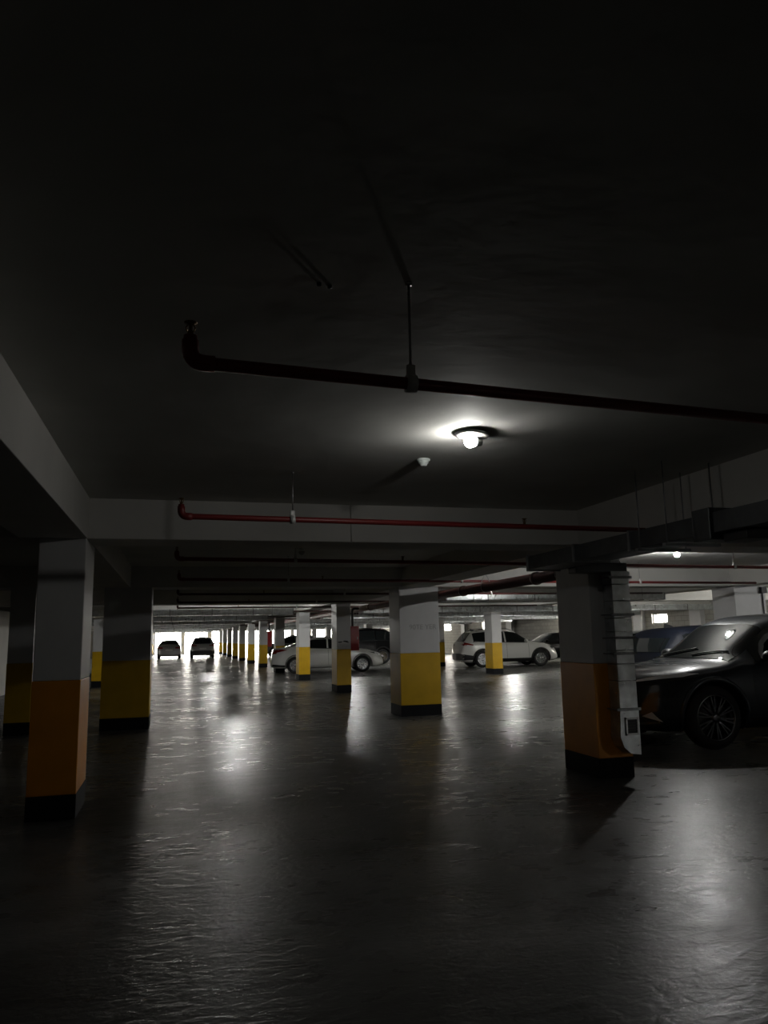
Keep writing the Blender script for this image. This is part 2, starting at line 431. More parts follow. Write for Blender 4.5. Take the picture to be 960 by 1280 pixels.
for k in range(3, 16):
    y = 8.4 + 3.1718 * (k - 1)
    if abs(((y - Y0) % ST)) < .8: y += .9
    branch((.0, y, 2.24), (10.6, y+.45, 2.24), 'sprinkler pipe number %s counted into the depth of the garage' % ['', '', '', 'five', 'six', 'seven', 'eight', 'nine', 'ten', 'eleven', 'twelve', 'thirteen', 'fourteen', 'fifteen', 'sixteen', 'seventeen'][k], [.3, .6], [.15, .5], group='far sprinkler pipes', m='maroon')
t = thing('sprinkler_main', 'thick dark red main pipe along the middle row beyond the duct', 'pipe', (0, 0, 0))
obj('pipe_run', lathe([(0, 0), (.06, .004), (.075, .02), (.075, 36.4), (0, 36.4)], 20, Matrix.Translation((4.74, 7.6, 2.14)) @ Matrix.Rotation(-PI/2, 4, 'X')), M['maroon'], t)
for y in (9.6, 12.4, 16, 19, 22.5):
    bm = bmesh.new(); add_lathe(bm, [(.076, -.03), (.09, -.03), (.09, .03), (.076, .03)], 20, Matrix.Translation((4.74, y, 2.14)) @ Matrix.Rotation(PI/2, 4, 'X'))
    obj('coupling', bm, M['maroon'], t)
for y in (8.9, 11.4):
    bm = bmesh.new(); X_, Z_ = 4.74, 2.14
    for s_ in (-1, 1): add_tube(bm, [(X_+s_*.085, y, Z_-.02), (X_+s_*.08, y, Z_+.06), (X_+s_*.03, y, Z_+.17), (X_, y, Z_+.20)], .006, 8)
    add_tube(bm, [(X_-.085, y, Z_-.02), (X_-.06, y, Z_-.065), (X_, y, Z_-.083), (X_+.06, y, Z_-.065), (X_+.085, y, Z_-.02)], .006, 8); add_tube(bm, [(X_, y, Z_+.2), (X_, y, SLAB)], .006, 8)
    obj('hanger_loop', bm, M['steel'], t)

# ------------------------------------------------------------------ ducts
def duct_y(name, label, x0, x1, z0, z1, ys, m, fl=.018, hang=(), group=None):
    t = thing(name, label, 'duct', (0, 0, 0), 0, group)
    for a, b in zip(ys, ys[1:]):
        obj('duct_section', box((x0, a+.012, z0), (x1, b-.012, z1), .004), M[m], t)
    for y in ys:
        obj('flange', box((x0-fl, y-.014, z0-fl), (x1+fl, y+.014, z1+fl), .003), M['galvdark'], t)
    for y in hang:
        bm = bmesh.new()
        for x in (x0-.03, x1+.03): add_tube(bm, [(x, y, z0-.03), (x, y, SLAB+.002)], .005, 8)
        add_box(bm, (x0-.06, y-.02, z0-.035), (x1+.06, y+.02, z0-.012))
        obj('hanger', bm, M['galvdark'], t)
    return t
t = duct_y('ventilation_duct', 'long dull metal duct under the beam, running to the duct column', 3.40, 3.74, 2.03, 2.165, [-2, .4, 2.8, 4.34, 5.24, 6.12, 7.06], 'duct_dull', .014, hang=(4.72, 5.06))
obj('damper_box', box((3.37, 4.26, 1.985), (3.78, 4.44, 2.20), .006), M['duct_dull'], t)
obj('damper_actuator', box((3.45, 4.02, 1.965), (3.66, 4.24, 2.028), .006), M['blackplastic'], t)
def duct_x(name, label, y0, y1, z0, z1, xs, m, fl=.012, group=None):
    t = thing(name, label, 'duct', (0, 0, 0), 0, group)
    for a, b in zip(xs, xs[1:]):
        bm = box((a+.010, y0, z0), (b-.010, y1, z1), .004)
        n = max(1, int((b-a) / .14))
        for k in range(1, n):      # raised stiffening creases
            xx = lerp(a, b, k/n); add_box(bm, (xx-.012, y0-.006, z0-.004), (xx+.012, y1+.006, z1+.004), .004)
        obj('duct_section', bm, M[m], t)
    for x in xs:
        obj('flange', box((x-.014, y0-fl, z0-fl), (x+.014, y1+fl, z1+fl), .003), M['galvdark'], t)
    for x in (xs[0]+.6, xs[-1]-.6):
        bm = bmesh.new()
        for y in (y0-.03, y1+.03): add_tube(bm, [(x, y, z0-.02), (x, y, SLAB+.002)], .005, 8)
        add_box(bm, (x-.02, y0-.06, z0-.03), (x+.02, y1+.06, z0-.012)); obj('hanger', bm, M['galvdark'], t)
    return t
def rng(a, b, s):
    n = max(1, round((b-a)/s)); return [lerp(a, b, k/n) for k in range(n+1)]
GD = 'galvanised cross ducts'
duct_x('ventilation_duct', 'bright ribbed galvanised cross duct beside the lettered column', 15.4, 16.0, 2.12, 2.255, [5.5] + rng(6.45, 10.8, 1.12), 'galv', group=GD)
duct_x('ventilation_duct', 'second galvanised cross duct, beyond the bright ribbed one', 21.75, 22.3, 2.07, 2.24, rng(5.2, 18.5, 1.2), 'galv', group=GD)
for k, y in enumerate((28.1, 34.4, 40.8, 47.1, 53.5, 59.8, 66.1)):
    duct_x('ventilation_duct', '%s galvanised cross duct above the right hand parking bays' % ORD[k+3], y, y+.5, 2.08, 2.24, rng(5.2, 18.5, 1.9), 'galv', group=GD)
for k, y in enumerate((22.0, 28.4, 34.7, 41.1, 47.4, 53.7, 60.1, 66.4, 72.8)):
    duct_x('ventilation_duct', '%s galvanised duct crossing above the long aisle' % ORD[k+1], y, y+.55, 2.07, 2.235, rng(-3.6, 3.2, 1.13), 'galv', group='galvanised ducts over the aisle')
# the duct that drops down the near column
t = thing('downpipe_duct', 'upright galvanised duct with floor grille strapped to orange column', 'duct', (0, 0, 0))
dx0, dx1, dy0, dy1 = 4.120, 4.315, 6.71, 6.885
zs = [1.98, 1.86, 1.70, 1.53, 1.40, 1.22, 1.09, .93, .66]
for a, b in zip(zs, zs[1:]):
    obj('duct_section', box((dx0, dy0, b+.003), (dx1, dy1, a-.003), .003), M['galv'], t)
bm = bmesh.new()
vs = []
for (x, z) in ((dx0, .66), (dx0-.005, .52), (dx0-.012, .40), (dx0+.02, .31), (dx0+.09, .25), (dx1+.004, .235), (dx1+.006, .66)):
    vs.append((x, z))
f0 = [bm.verts.new((x, dy0, z)) for x, z in vs]; f1 = [bm.verts.new((x, dy1, z)) for x, z in vs]
bm.faces.new(f0); bm.faces.new(list(reversed(f1)))
for i in range(len(vs)):
    j = (i+1) % len(vs); bm.faces.new((f0[j], f0[i], f1[i], f1[j]))
bmesh.ops.recalc_face_normals(bm, faces=bm.faces)
obj('duct_shoe', bm, M['galv'], t)
bm = bmesh.new(); gx0, gx1, gz0, gz1 = 4.165, 4.305, .42, .585
for (a, b) in (((gx0, gz0), (gx0+.018, gz1)), ((gx1-.018, gz0), (gx1, gz1)), ((gx0, gz0), (gx1, gz0+.018)), ((gx0, gz1-.018), (gx1, gz1))):
    add_box(bm, (a[0], dy0-.014, a[1]), (b[0], dy0-.001, b[1]))
g = obj('grille_frame', bm, M['steel'], t)
bm = box((gx0+.01, dy0-.004, gz0+.01), (gx1-.01, dy0-.0005, gz1-.01))
for k in range(5):
    z = gz0+.035+.025*k; add_box(bm, (gx0+.018, dy0-.011, z), (gx1-.018, dy0-.005, z+.005))
obj('grille', bm, M['blackplastic'], g)
for z in (1.93, 1.565, 1.34, 1.19, .66):
    bm = bmesh.new(); add_box(bm, (dx0-.035, dy0-.010, z-.013), (dx1+.03, dy0+.004, z+.013), .003)
    for x in (dx0-.028, dx1+.02): add_tube(bm, [(x, dy0, z), (x, dy1+.02, z)], .006, 8)
    obj('strap', bm, M['galvdark'], t)
obj('top_elbow', box((3.745, 6.72, 1.975), (4.31, 6.88, 2.075), .01), M['duct_dull'], t)
obj('collar', box((dx0-.008, dy0-.008, 1.955), (dx1+.008, dy1, 1.99), .004), M['galv'], t)

# ------------------------------------------------------------------ small fixtures
t = thing('hose_cabinet', 'dark red fire hose cabinet on column beside black SUV', 'fire cabinet', (4.346, LY(3)+.1, 0))
obj('cabinet_body', box((.0, 0, 1.05), (.24, .5, 1.67), .01), M['cabinet'], t)
d = obj('cabinet_door', box((.015, -.014, 1.065), (.225, 0, 1.655), .006), M['cabinet'], t)
obj('door_handle', box((.185, -.03, 1.33), (.2, -.012, 1.40), .003), M['steel'], d)
obj('riser_pipe', tube(elbow((.09, .12, 1.66), (.09, .12, 2.13), (.27, .12, 2.13), .08), .03), M['blackplastic'], t)
t = thing('hose_cabinet', 'small red fire cabinet on a far column of the middle row', 'fire cabinet', (4.346, LY(6)+.1, 0))
obj('cabinet_body', box((0, 0, 1.0), (.22, .5, 1.75), .01), M['cabinet'], t)
d = obj('cabinet_door', box((.015, -.014, 1.015), (.205, 0, 1.735), .006), M['cabinet'], t)
obj('door_handle', box((.17, -.03, 1.33), (.185, -.012, 1.42), .003), M['steel'], d)
obj('riser_pipe', tube([(.1, .12, 1.74), (.1, .12, 2.2)], .03), M['blackplastic'], t)
t = thing('junction_box', 'black box with downward conduit on broad white column', 'junction box', (11.585, LY(2)+.02, 0))
obj('box_body', box((-.055, -.075, 2.12), (.08, -.003, 2.25), .006), M['blackplastic'], t)
obj('conduit', tube([(.0, -.02, 2.13), (.0, -.02, 1.2)], .014, 10), M['blackplastic'], t)
tag(obj('beam_cable', tube([(1.54, Y0-.006, SLAB-.005), (1.545, Y0-.006, SOF-.01)], .005, 8), M['wall']), 'thin cable running down the face of the first cross beam', 'cable')
for x, y, l in ((.45, 2.47, 'dark anchor bolt in the ceiling, the left of two'), (.49, 2.48, 'dark anchor bolt in the ceiling, the right of two')):
    tag(obj('anchor_bolt', lathe([(0, .002), (.008, .002), (.008, -.01), (.004, -.012), (0, -.012)], 12, Matrix.Translation((x, y, SLAB))), M['blackplastic']), l, 'bolt')

# ------------------------------------------------------------------ cars
def patch(bvh, hl, hw, poly, axis, m, name, parent, off=.006, side=1, th=.010, step=.07):
    """a fitted piece: outline poly in the view along `axis`, draped on the body"""
    bm = bmesh.new(); vs = [bm.verts.new((u, v, 0)) for u, v in poly]; bm.faces.new(vs)
    bmesh.ops.triangulate(bm, faces=bm.faces[:])
    for _ in range(5):
        es = [e for e in bm.edges if e.calc_length() > step]
        if not es: break
        bmesh.ops.subdivide_edges(bm, edges=es, cuts=1); bmesh.ops.triangulate(bm, faces=bm.faces[:])
    inner = {}
    for v in bm.verts[:]:
        u, w, _z = v.co
        if axis == 'side': o, d = Vector((u, side*4, w)), Vector((0, -side, 0))
        elif axis == 'front': o, d = Vector((5, u, w)), Vector((-1, 0, 0))
        elif axis == 'rear': o, d = Vector((-5, u, w)), Vector((1, 0, 0))
        else: o, d = Vector((u, w, 4)), Vector((0, 0, -1))
        hit, n, _i, _d = bvh.ray_cast(o, d)
        if hit is None:
            q = Vector((hl, u, w)) if axis == 'front' else Vector((-hl, u, w)) if axis == 'rear' else o + d*3.1
            hit, n, _i, _d = bvh.find_nearest(q)
        if n.dot(d) > 0: n = -n
        v.co = hit + n * off
        inner[v] = hit + n * (off - th)
    # give the sheet its thickness
    fs = bm.faces[:]
    lower = {v: bm.verts.new(p) for v, p in inner.items()}
    bnd = [e for e in bm.edges if len(e.link_faces) == 1]
    for f in fs: bm.faces.new([lower[v] for v in reversed(f.verts)])
    for e in bnd:
        v0, v1 = e.verts
        bm.faces.new((v0, v1, lower[v1], lower[v0]))
    bmesh.ops.recalc_face_normals(bm, faces=bm.faces)
    for f in bm.faces: f.smooth = True
    o = obj(name, bm, m, parent); o.data.set_sharp_from_angle(angle=math.radians(40)); return o

def strip(a, b, w):
    """thin quad outline from a to b, width w"""
    dx, dy = b[0]-a[0], b[1]-a[1]; l = math.hypot(dx, dy); nx, ny = -dy/l*w/2, dx/l*w/2
    return [(a[0]-nx, a[1]-ny), (b[0]-nx, b[1]-ny), (b[0]+nx, b[1]+ny), (a[0]+nx, a[1]+ny)]

_wheels = {}
def wheel_meshes(r, rr, wdt, style):
    k = (r, rr, wdt, style)
    if k in _wheels: return _wheels[k]
    X = Matrix.Rotation(-PI/2, 4, 'X')       # lathe axis z -> +y
    h = wdt/2
    bm = lathe([(rr-.02, -h), (r-.05, -h), (r-.012, -h+.03), (r, -h+.06), (r, h-.06), (r-.012, h-.03), (r-.05, h-.004), (rr+.008, h), (rr-.004, h-.015), (rr-.02, h-.05), (rr-.02, -h)], 40, X)
    ty = bpy.data.meshes.new('wheel'); bm.to_mesh(ty); bm.free(); ty.materials.append(M['tyre'])
    bm = lathe([(rr-.002, h-.012), (rr-.012, h-.004), (rr-.022, h-.012), (rr-.03, h-.06), (rr-.034, -h+.02), (rr-.01, -h+.01), (rr-.002, h-.012)], 40, X)
    n = 5 if style == 'five' else 10
    for i in range(n):
        a = 2*PI*i/n + .2
        for s in ((-1, 1) if style != 'seven' else (0,)):
            a1 = a + s*(.10 if n == 10 else .16)
            d0 = Vector((math.cos(a), 0, math.sin(a))); d1 = Vector((math.cos(a1), 0, math.sin(a1)))
            p0 = d0*.045 + Vector((0, h-.025, 0)); p1 = d1*(rr-.02) + Vector((0, h-.02, 0))
            t = (p1-p0).normalized(); nn = Vector((0, 1, 0)).cross(t)
            w0, w1 = (.012, .013) if n == 10 else (.017, .022)
            ring = []
            for p, w in ((p0, w0), (p1, w1)):
                ring.append([bm.verts.new(p + nn*q*w + Vector((0, e, 0))) for q, e in ((-1, -.03), (1, -.03), (.7, .008), (-.7, .008))])
            for j in range(4): bm.faces.new((ring[0][j], ring[0][(j+1) % 4], ring[1][(j+1) % 4], ring[1][j]))
            bm.faces.new(ring[0]); bm.faces.new(ring[1])
    add_lathe(bm, [(0, h-.07), (.065, h-.07), (.065, h-.02), (.05, h-.006), (.028, h-.004), (0, h-.002)], 24, X)
    bmesh.ops.recalc_face_normals(bm, faces=bm.faces)
    rm = bpy.data.meshes.new('rim'); bm.to_mesh(rm); bm.free()
    bm = lathe([(0, -.02), (rr-.05, -.02), (rr-.05, .0), (0, .0)], 32, X)
    dk = bpy.data.meshes.new('brake_disc'); bm.to_mesh(dk); bm.free(); dk.materials.append(M['steel'])
    _wheels[k] = (ty, rm, dk); return _wheels[k]

def car(name, label, cat, sp, pm, loc, rz, group=None):
    t = thing(name, label, cat, loc, rz, group)
    L, W = sp['L'], sp['W']; hl, hw = L/2, W/2
    top, belt = sp['top'], sp['belt']; zb0 = sp.get('zbot', .20); r = sp['r']; wx = sp['wheels']
    def wid(x):
        f = 1.
        if x > hl-.75: f -= sp.get('nose', .20)*((x-(hl-.75))/.75)**2.2
        if x < -hl+.55: f -= .13*((-hl+.55-x)/.55)**2.2
        return hw*f
    n = 44 if sp.get('fine') else 34
    xs = sorted(set([round(-hl + L*(.5-.5*math.cos(PI*k/n))*.35 + L*k/n*.65, 4) for k in range(n+1)]))
    bm = bmesh.new(); rings = []
    for x in xs:
        zt = interp(top, x); e = max(0, (abs(x)-(hl-.35))/.35)
        zb = zb0 + .10*e*e
        bl = min(interp(belt, x), zt-.05); c = sm((zt-bl-.06)/.26); w = wid(x)
        rw = sp.get('roofw', .70)
        pts = [(0, zb), (.72*w, zb), (.955*w, zb+.05), (w, lerp(zb, bl, .42)), (w*.99, lerp(zb, bl, .78)), (w*.955, bl),
               (lerp(w*.87, w*.925, c), lerp(lerp(bl, zt, .65), bl+.03, c)),
               (lerp(w*.70, hw*rw+.05*0, c), lerp(lerp(bl, zt, .9), zt-.075, c)),
               (lerp(w*.40, hw*rw*.84, c), lerp(zt-.004, zt-.018, c)), (0, zt)]
        rings.append([bm.verts.new((x, y, z)) for y, z in pts] + [bm.verts.new((x, -y, z)) for y, z in pts[-2:0:-1]])
    m_ = len(rings[0])
    for a, b in zip(rings, rings[1:]):
        for k in range(m_): bm.faces.new((a[k], a[(k+1) % m_], b[(k+1) % m_], b[k]))
    for rg, fl in ((rings[0], 1), (rings[-1], 0)):
        # close the ends with a small grid of quads across the body
        half = m_//2
        for k in range(half):
            q = [rg[k], rg[k+1], rg[(m_-k-1) % m_], rg[(m_-k) % m_]]
            q = [v for i, v in enumerate(q) if v not in q[:i]]
            if len(q) >= 3: bm.faces.new(q)
    bmesh.ops.recalc_face_normals(bm, faces=bm.faces)
    body = obj('body', bm, pm, t)
    md = body.modifiers.new('s', 'SUBSURF'); md.levels = md.render_levels = 2 if sp.get('fine') else 1
    # wheel wells
    bc = bmesh.new(); R = r + sp.get('gap', .05)
    for x in wx:
        for s in (-1, 1):
            lo, hi = (hw-.30, hw+.3) if s > 0 else (-hw-.3, -hw+.30)
            ca = [bc.verts.new((x+R*math.cos(2*PI*k/36), lo, r+.01+R*math.sin(2*PI*k/36))) for k in range(36)]
            cb = [bc.verts.new((x+R*math.cos(2*PI*k/36), hi, r+.01+R*math.sin(2*PI*k/36))) for k in range(36)]
            for k in range(36): bc.faces.new((ca[k], ca[(k+1) % 36], cb[(k+1) % 36], cb[k]))
            bc.faces.new(list(reversed(ca))); bc.faces.new(cb)
    bmesh.ops.recalc_face_normals(bc, faces=bc.faces)
    cut = obj('tmp_cutter', bc, M['trim'], t)
    mb = body.modifiers.new('b', 'BOOLEAN'); mb.operation = 'DIFFERENCE'; mb.object = cut; mb.solver = 'EXACT'
    bpy.context.view_layer.update()
    dg = bpy.context.evaluated_depsgraph_get()
    # body before the cut, for draping
    mb.show_viewport = False; bpy.context.view_layer.update(); dg = bpy.context.evaluated_depsgraph_get()
    m0 = bpy.data.meshes.new_from_object(body.evaluated_get(dg))
    bvh = BVHTree.FromPolygons([v.co.copy() for v in m0.vertices], [tuple(p.vertices) for p in m0.polygons])
    mb.show_viewport = True; bpy.context.view_layer.update(); dg = bpy.context.evaluated_depsgraph_get()
    m1 = bpy.data.meshes.new_from_object(body.evaluated_get(dg))
    body.modifiers.clear(); old = body.data; body.data = m1; bpy.data.meshes.remove(old); bpy.data.meshes.remove(m0)
    bpy.data.objects.remove(cut)
    for p in m1.polygons: p.use_smooth = True
    m1.set_sharp_from_angle(angle=math.radians(38))
    tp = lambda x: interp(top, x); bt = lambda x: interp(belt, x)
    def sidez(x, z):
        h, _n, _i, _d = bvh.ray_cast(Vector((x, 4, z)), Vector((0, -1, 0))); return h.y if h else hw
    # glass
    ws = sp['ws']; rw_ = sp['rw']
    w0, w1 = hw*.82, hw*sp.get('roofw', .70)*.97
    P = lambda poly, ax, m, nm, **k: patch(bvh, hl, hw, poly, ax, m, nm, t, **k)
    P([(ws[0], -w0), (ws[0]+.04, 0), (ws[0], w0), (lerp(*ws, .5), lerp(w0, w1, .5)), (ws[1], w1), (ws[1]+.02, 0), (ws[1], -w1), (lerp(*ws, .5), -lerp(w0, w1, .5))], 'top', M['glass'], 'windshield')
    if sp.get('hatch'):
        za, zc = rw_
        P([(-hw*.66, za), (hw*.66, za), (hw*.58, zc), (-hw*.58, zc)], 'rear', M['glass'], 'rear_window')
    else:
        P([(rw_[0], -w0*.95), (rw_[0], w0*.95), (rw_[1], w1), (rw_[1], -w1)], 'top', M['glass'], 'rear_window')
    sx = sp['side']
    for s in (1, -1):
        for a, b in zip(sx, sx[1:]):
            a2, b2 = a+.035, b-.035
            k = 8; lo = [(lerp(a2, b2, i/k), bt(lerp(a2, b2, i/k))+.045) for i in range(k+1)]
            hi = [(x, max(bt(x)+.055, tp(x)-.105)) for x, _ in reversed(lo)]
            P(lo+hi, 'side', M['glass'], 'side_window', side=s)
        # beltline and door seams
        P([(x, bt(x)+.02+d_) for d_ in (0,) for x in [lerp(sx[0], sx[-1], i/10) for i in range(11)]] +
          [(x, bt(x)+.042) for x in [lerp(sx[-1], sx[0], i/10) for i in range(11)]], 'side', M['chrome'] if sp.get('chromebelt') else M['trim'], 'belt_moulding', side=s, off=.004)
        dz = zb0+.14
        for x in sp['doors']:
            P(strip((x, dz), (x-.02, bt(x)-.01), .010), 'side', M['trim'], 'door_seam', side=s, off=.0015, th=.004)
        for x in sp['handles']:
            z = bt(x)-.13; y = sidez(x, z)
            bm = bmesh.new(); add_box(bm, (x-.09, s*y-.02, z-.014), (x+.09, s*y+.028*1, z+.014) if s > 0 else (x+.09, s*y+.02, z+.014), .008)
            if s < 0:
                bm.free(); bm = bmesh.new(); add_box(bm, (x-.09, -y-.028, z-.014), (x+.09, -y+.02, z+.014), .008)
            obj('door_handle', bm, pm if not sp.get('chromebelt') else M['chrome'], t)
        # mirror
        x, z = sp['mirror']; y = sidez(x, z)
        bm = bmesh.new()
        bmesh.ops.create_uvsphere(bm, u_segments=20, v_segments=12, radius=1)
        for v in bm.verts:
            v.co = Vector((v.co.x*.085 + (.02 if v.co.x > 0 else 0), v.co.y*.105, v.co.z*.072))
            if v.co.x < -.03: v.co.x = -.03
            v.co += Vector((x, s*(y+.15), z+.07))
        for f in bm.faces: f.smooth = True
        mi = obj('mirror', bm, sp.get('mirrorm') or pm, t)
        obj('mirror_stalk', tube([(x+.01, s*(y-.03), z), (x, s*(y+.10), z+.05)], [.035, .025], 10), M['trim'], mi)
        # lower cladding and wheel-arch flares
        if sp.get('clad', True):
            xa, xb = wx[0]+R, wx[1]-R
            P([(xa, zb0+.03), (xb, zb0+.03), (xb, zb0+.17), (xa, zb0+.17)], 'side', M['trim'], 'sill_cladding', side=s, off=.008, th=.016)
        for x in wx:
            arc = []
            a0 = math.asin(max(-1, min(1, (zb0+.05-(r+.01))/R)))
            for i in range(21):
                a = lerp(a0, PI-a0, i/20)
                xx, zz = x+(R+.02)*math.cos(a), r+.01+(R+.02)*math.sin(a)
                h, _n, _i, _d = bvh.ray_cast(Vector((xx, s*4, zz)), Vector((0, -s, 0)))
                arc.append(h if h else Vector((xx, s*hw, zz)))
            obj('arch_trim', tube(arc, sp.get('arch', .028), 8), sp.get('archm') or M['trim'], t)
        if sp.get('rails'):
            xr = sp['rails']; y = hw*sp.get('roofw', .70)-.04
            pts = [(lerp(xr[0], xr[1], i/8), s*y, tp(lerp(xr[0], xr[1], i/8)) + (.02 if 0 < i < 8 else -.03)) for i in range(9)]
            obj('roof_rail', tube(pts, .014, 8), M['trim'], t)
    for nm, ax, poly, m, kw in sp['patches']:
        P(poly, ax, M[m], nm, **kw)
        if kw.pop('_both', None): pass
    # wheels
    ty, rm, dk = wheel_meshes(r, sp['rr'], .225, sp.get('rim', 'five'))
    for x in wx:
        for s in (1, -1):
            wo = obj('wheel', ty, None, t); wo.location = (x, s*(hw-.135), r)
            if s < 0: wo.rotation_euler = (0, 0, PI)
            ro = obj('rim', rm, None, wo)
            if len(rm.materials) == 0: rm.materials.append(M[sp.get('rimm', 'rim')])
            obj('brake_disc', dk, None, wo)
    if sp.get('fin') is not None:
        x = sp['fin']; z = tp(x)
        bm = bmesh.new()
        pf = [(x-.10, z-.02), (x+.12, z-.02), (x+.02, z+.03), (x-.07, z+.062), (x-.095, z+.06)]
        l = [bm.verts.new((a, .018 if q < z+.02 else .006, q)) for a, q in pf]; rr_ = [bm.verts.new((a, -.018 if q < z+.02 else -.006, q)) for a, q in pf]
        bm.faces.new(l); bm.faces.new(list(reversed(rr_)))
        for i in range(5): bm.faces.new((l[i], rr_[i], rr_[(i+1) % 5], l[(i+1) % 5]))
        bmesh.ops.recalc_face_normals(bm, faces=bm.faces); obj('antenna', bm, M['trim'], t)
    if sp.get('wipers'):
        for (xa, ya), (xb, yb) in sp['wipers']:
            pts = []
            for i in range(7):
                x, y = lerp(xa, xb, i/6), lerp(ya, yb, i/6)
                h, n_, _i, _d = bvh.ray_cast(Vector((x, y, 4)), Vector((0, 0, -1))); pts.append(h + Vector((0, 0, .022)))
            obj('wiper', tube(pts, .009, 8), M['trim'], t)
    return t

def mirrored(items):
    """side items on both sides; front/rear items mirrored when flagged 'm'"""
    out = []
    for nm, ax, poly, m, *fl in items:
        kw = fl[1] if len(fl) > 1 else {}
        f = fl[0] if fl else ''
        if ax == 'side':
            out.append((nm, ax, poly, m, dict(kw, side=1))); out.append((nm, ax, poly, m, dict(kw, side=-1)))
        elif f == 'm':
            out.append((nm, ax, poly, m, dict(kw))); out.append((nm, ax, [(-u, v) for u, v in reversed(poly)], m, dict(kw)))
        else: out.append((nm, ax, poly, m, dict(kw)))
    return out

def rect(a, b, c, d): return [(a, b), (c, b), (c, d), (a, d)]

# --- near crossover (front towards the aisle)
crossover = dict(L=4.62, W=1.88, nose=.44, r=.37, rr=.272, wheels=(-1.34, 1.41), fine=True, zbot=.19, gap=.055, roofw=.71,
    top=[(-2.31, .62), (-2.27, .95), (-2.2, 1.06), (-2.0, 1.20), (-1.75, 1.44), (-1.45, 1.55), (-.9, 1.605), (-.2, 1.615), (.15, 1.585), (.42, 1.50), (1.10, 1.03), (1.20, 1.005), (1.7, .965), (2.05, .91), (2.2, .85), (2.27, .74), (2.31, .55)],
    belt=[(-2.31, .9), (-1.6, 1.02), (0, .98), (1.0, .955), (1.6, .87), (2.1, .74), (2.31, .5)],
    ws=(1.07, .44), rw=(1.12, 1.44), hatch=True, side=(-1.75, -1.0, -.18, .78), doors=(-.98, -.12, .86), handles=(-.72, .14), mirror=(.64, 1.0), mirrorm=M['trim'],
    rimm='rimdark', rim='ten', fin=-1.25, arch=.030, archm=P_dark, wipers=[((1.05, .05), (.93, .62)), ((1.06, -.55), (.93, .02))],
    patches=mirrored([
        ('headlight', 'front', [(.50, .79), (.66, .815), (.84, .85), (.87, .885), (.82, .89), (.64, .848), (.50, .812)], 'lens', 'm', dict(step=.04)),
        ('headlight_bezel', 'front', [(.44, .74), (.66, .75), (.86, .82), (.875, .86), (.84, .862), (.66, .822), (.48, .79)], 'trim', 'm', dict(step=.05, off=.004)),
        ('grille', 'front', [(-.50, .40), (.50, .40), (.42, .60), (.36, .78), (-.36, .78), (-.42, .60)], 'blackplastic', '', dict(step=.08)),
        ('lower_bumper', 'front', [(-.70, .30), (.70, .30), (.62, .385), (-.62, .385)], 'trim', ''),
        ('fog_light', 'front', [(.62, .40), (.76, .34), (.70, .45)], 'lens', 'm', dict(step=.05)),
        ('bumper_moulding', 'front', [(.55, .305), (.74, .325), (.74, .345), (.55, .33)], 'chrome', 'm', dict(step=.05, off=.02)),
        ('taillight', 'rear', [(.5, .98), (.82, .96), (.84, 1.02), (.5, 1.03)], 'tail', 'm'),
        ('license_plate', 'rear', rect(-.26, .72, .26, .83), 'plate'),
        ('bonnet_seam', 'side', strip((1.02, .945), (1.98, .80), .008), 'trim', '', dict(off=.0015, th=.004)),
    ]))
near = car('suv_car', 'dark blue-black SUV facing the aisle, nearest car, behind duct column', 'car', crossover, P_dark, (7.60, 8.91, 0), PI)
# slats across the grille
bm = bmesh.new()
for k in range(6):
    z = .44 + .055*k; add_box(bm, (2.22, -.43+.01*k, z), (2.315-.012*max(0, k-2), .43-.01*k, z+.012), .003)
obj('grille_slats', bm, M['chrome'], near)

suv_small = dict(L=4.42, W=1.84, r=.345, rr=.235, wheels=(-1.30, 1.34), zbot=.20, gap=.055, roofw=.70,
    top=[(-2.21, .55), (-2.19, .90), (-2.12, 1.02), (-1.98, 1.22), (-1.72, 1.52), (-1.60, 1.56), (-.9, 1.61), (-.1, 1.60), (.25, 1.55), (1.0, 1.08), (1.10, 1.05), (1.6, 1.0), (1.95, .93), (2.11, .84), (2.18, .7), (2.21, .5)],
    belt=[(-2.21, .95), (-1.6, 1.06), (0, 1.0), (1.0, .98), (1.6, .90), (2.21, .5)],
    ws=(.96, .30), rw=(1.10, 1.46), hatch=True, side=(-1.72, -1.05, -.25, .74), doors=(-1.02, -.2, .8), handles=(-.78, .05), mirror=(.62, 1.03),
    fin=-1.45, arch=.036, rails=(-1.5, .1), rim='ten', rails_m='trim',
    patches=mirrored([
        ('headlight', 'front', [(.48, .80), (.80, .74), (.82, .80), (.66, .86), (.48, .86)], 'trim', 'm', dict(step=.06)),
        ('grille', 'front', [(-.45, .45), (.45, .45), (.40, .72), (-.40, .72)], 'blackplastic', ''),
        ('taillight', 'side', [(-2.12, .98), (-1.72, .93), (-1.70, .97), (-2.02, 1.06), (-2.10, 1.07)], 'tail', ''),
        ('taillight', 'rear', [(.46, .93), (.84, .93), (.84, 1.02), (.46, 1.0)], 'tail', 'm'),
        ('lower_bumper', 'rear', [(-.80, .32), (.80, .32), (.84, .56), (.5, .60), (-.5, .60), (-.84, .56)], 'trim', ''),
        ('bumper_corner', 'side', [(-2.17, .33), (-1.72, .33), (-1.70, .50), (-2.17, .58)], 'trim', ''),
        ('license_plate', 'rear', rect(-.26, .68, .26, .79), 'plate'),
    ]))
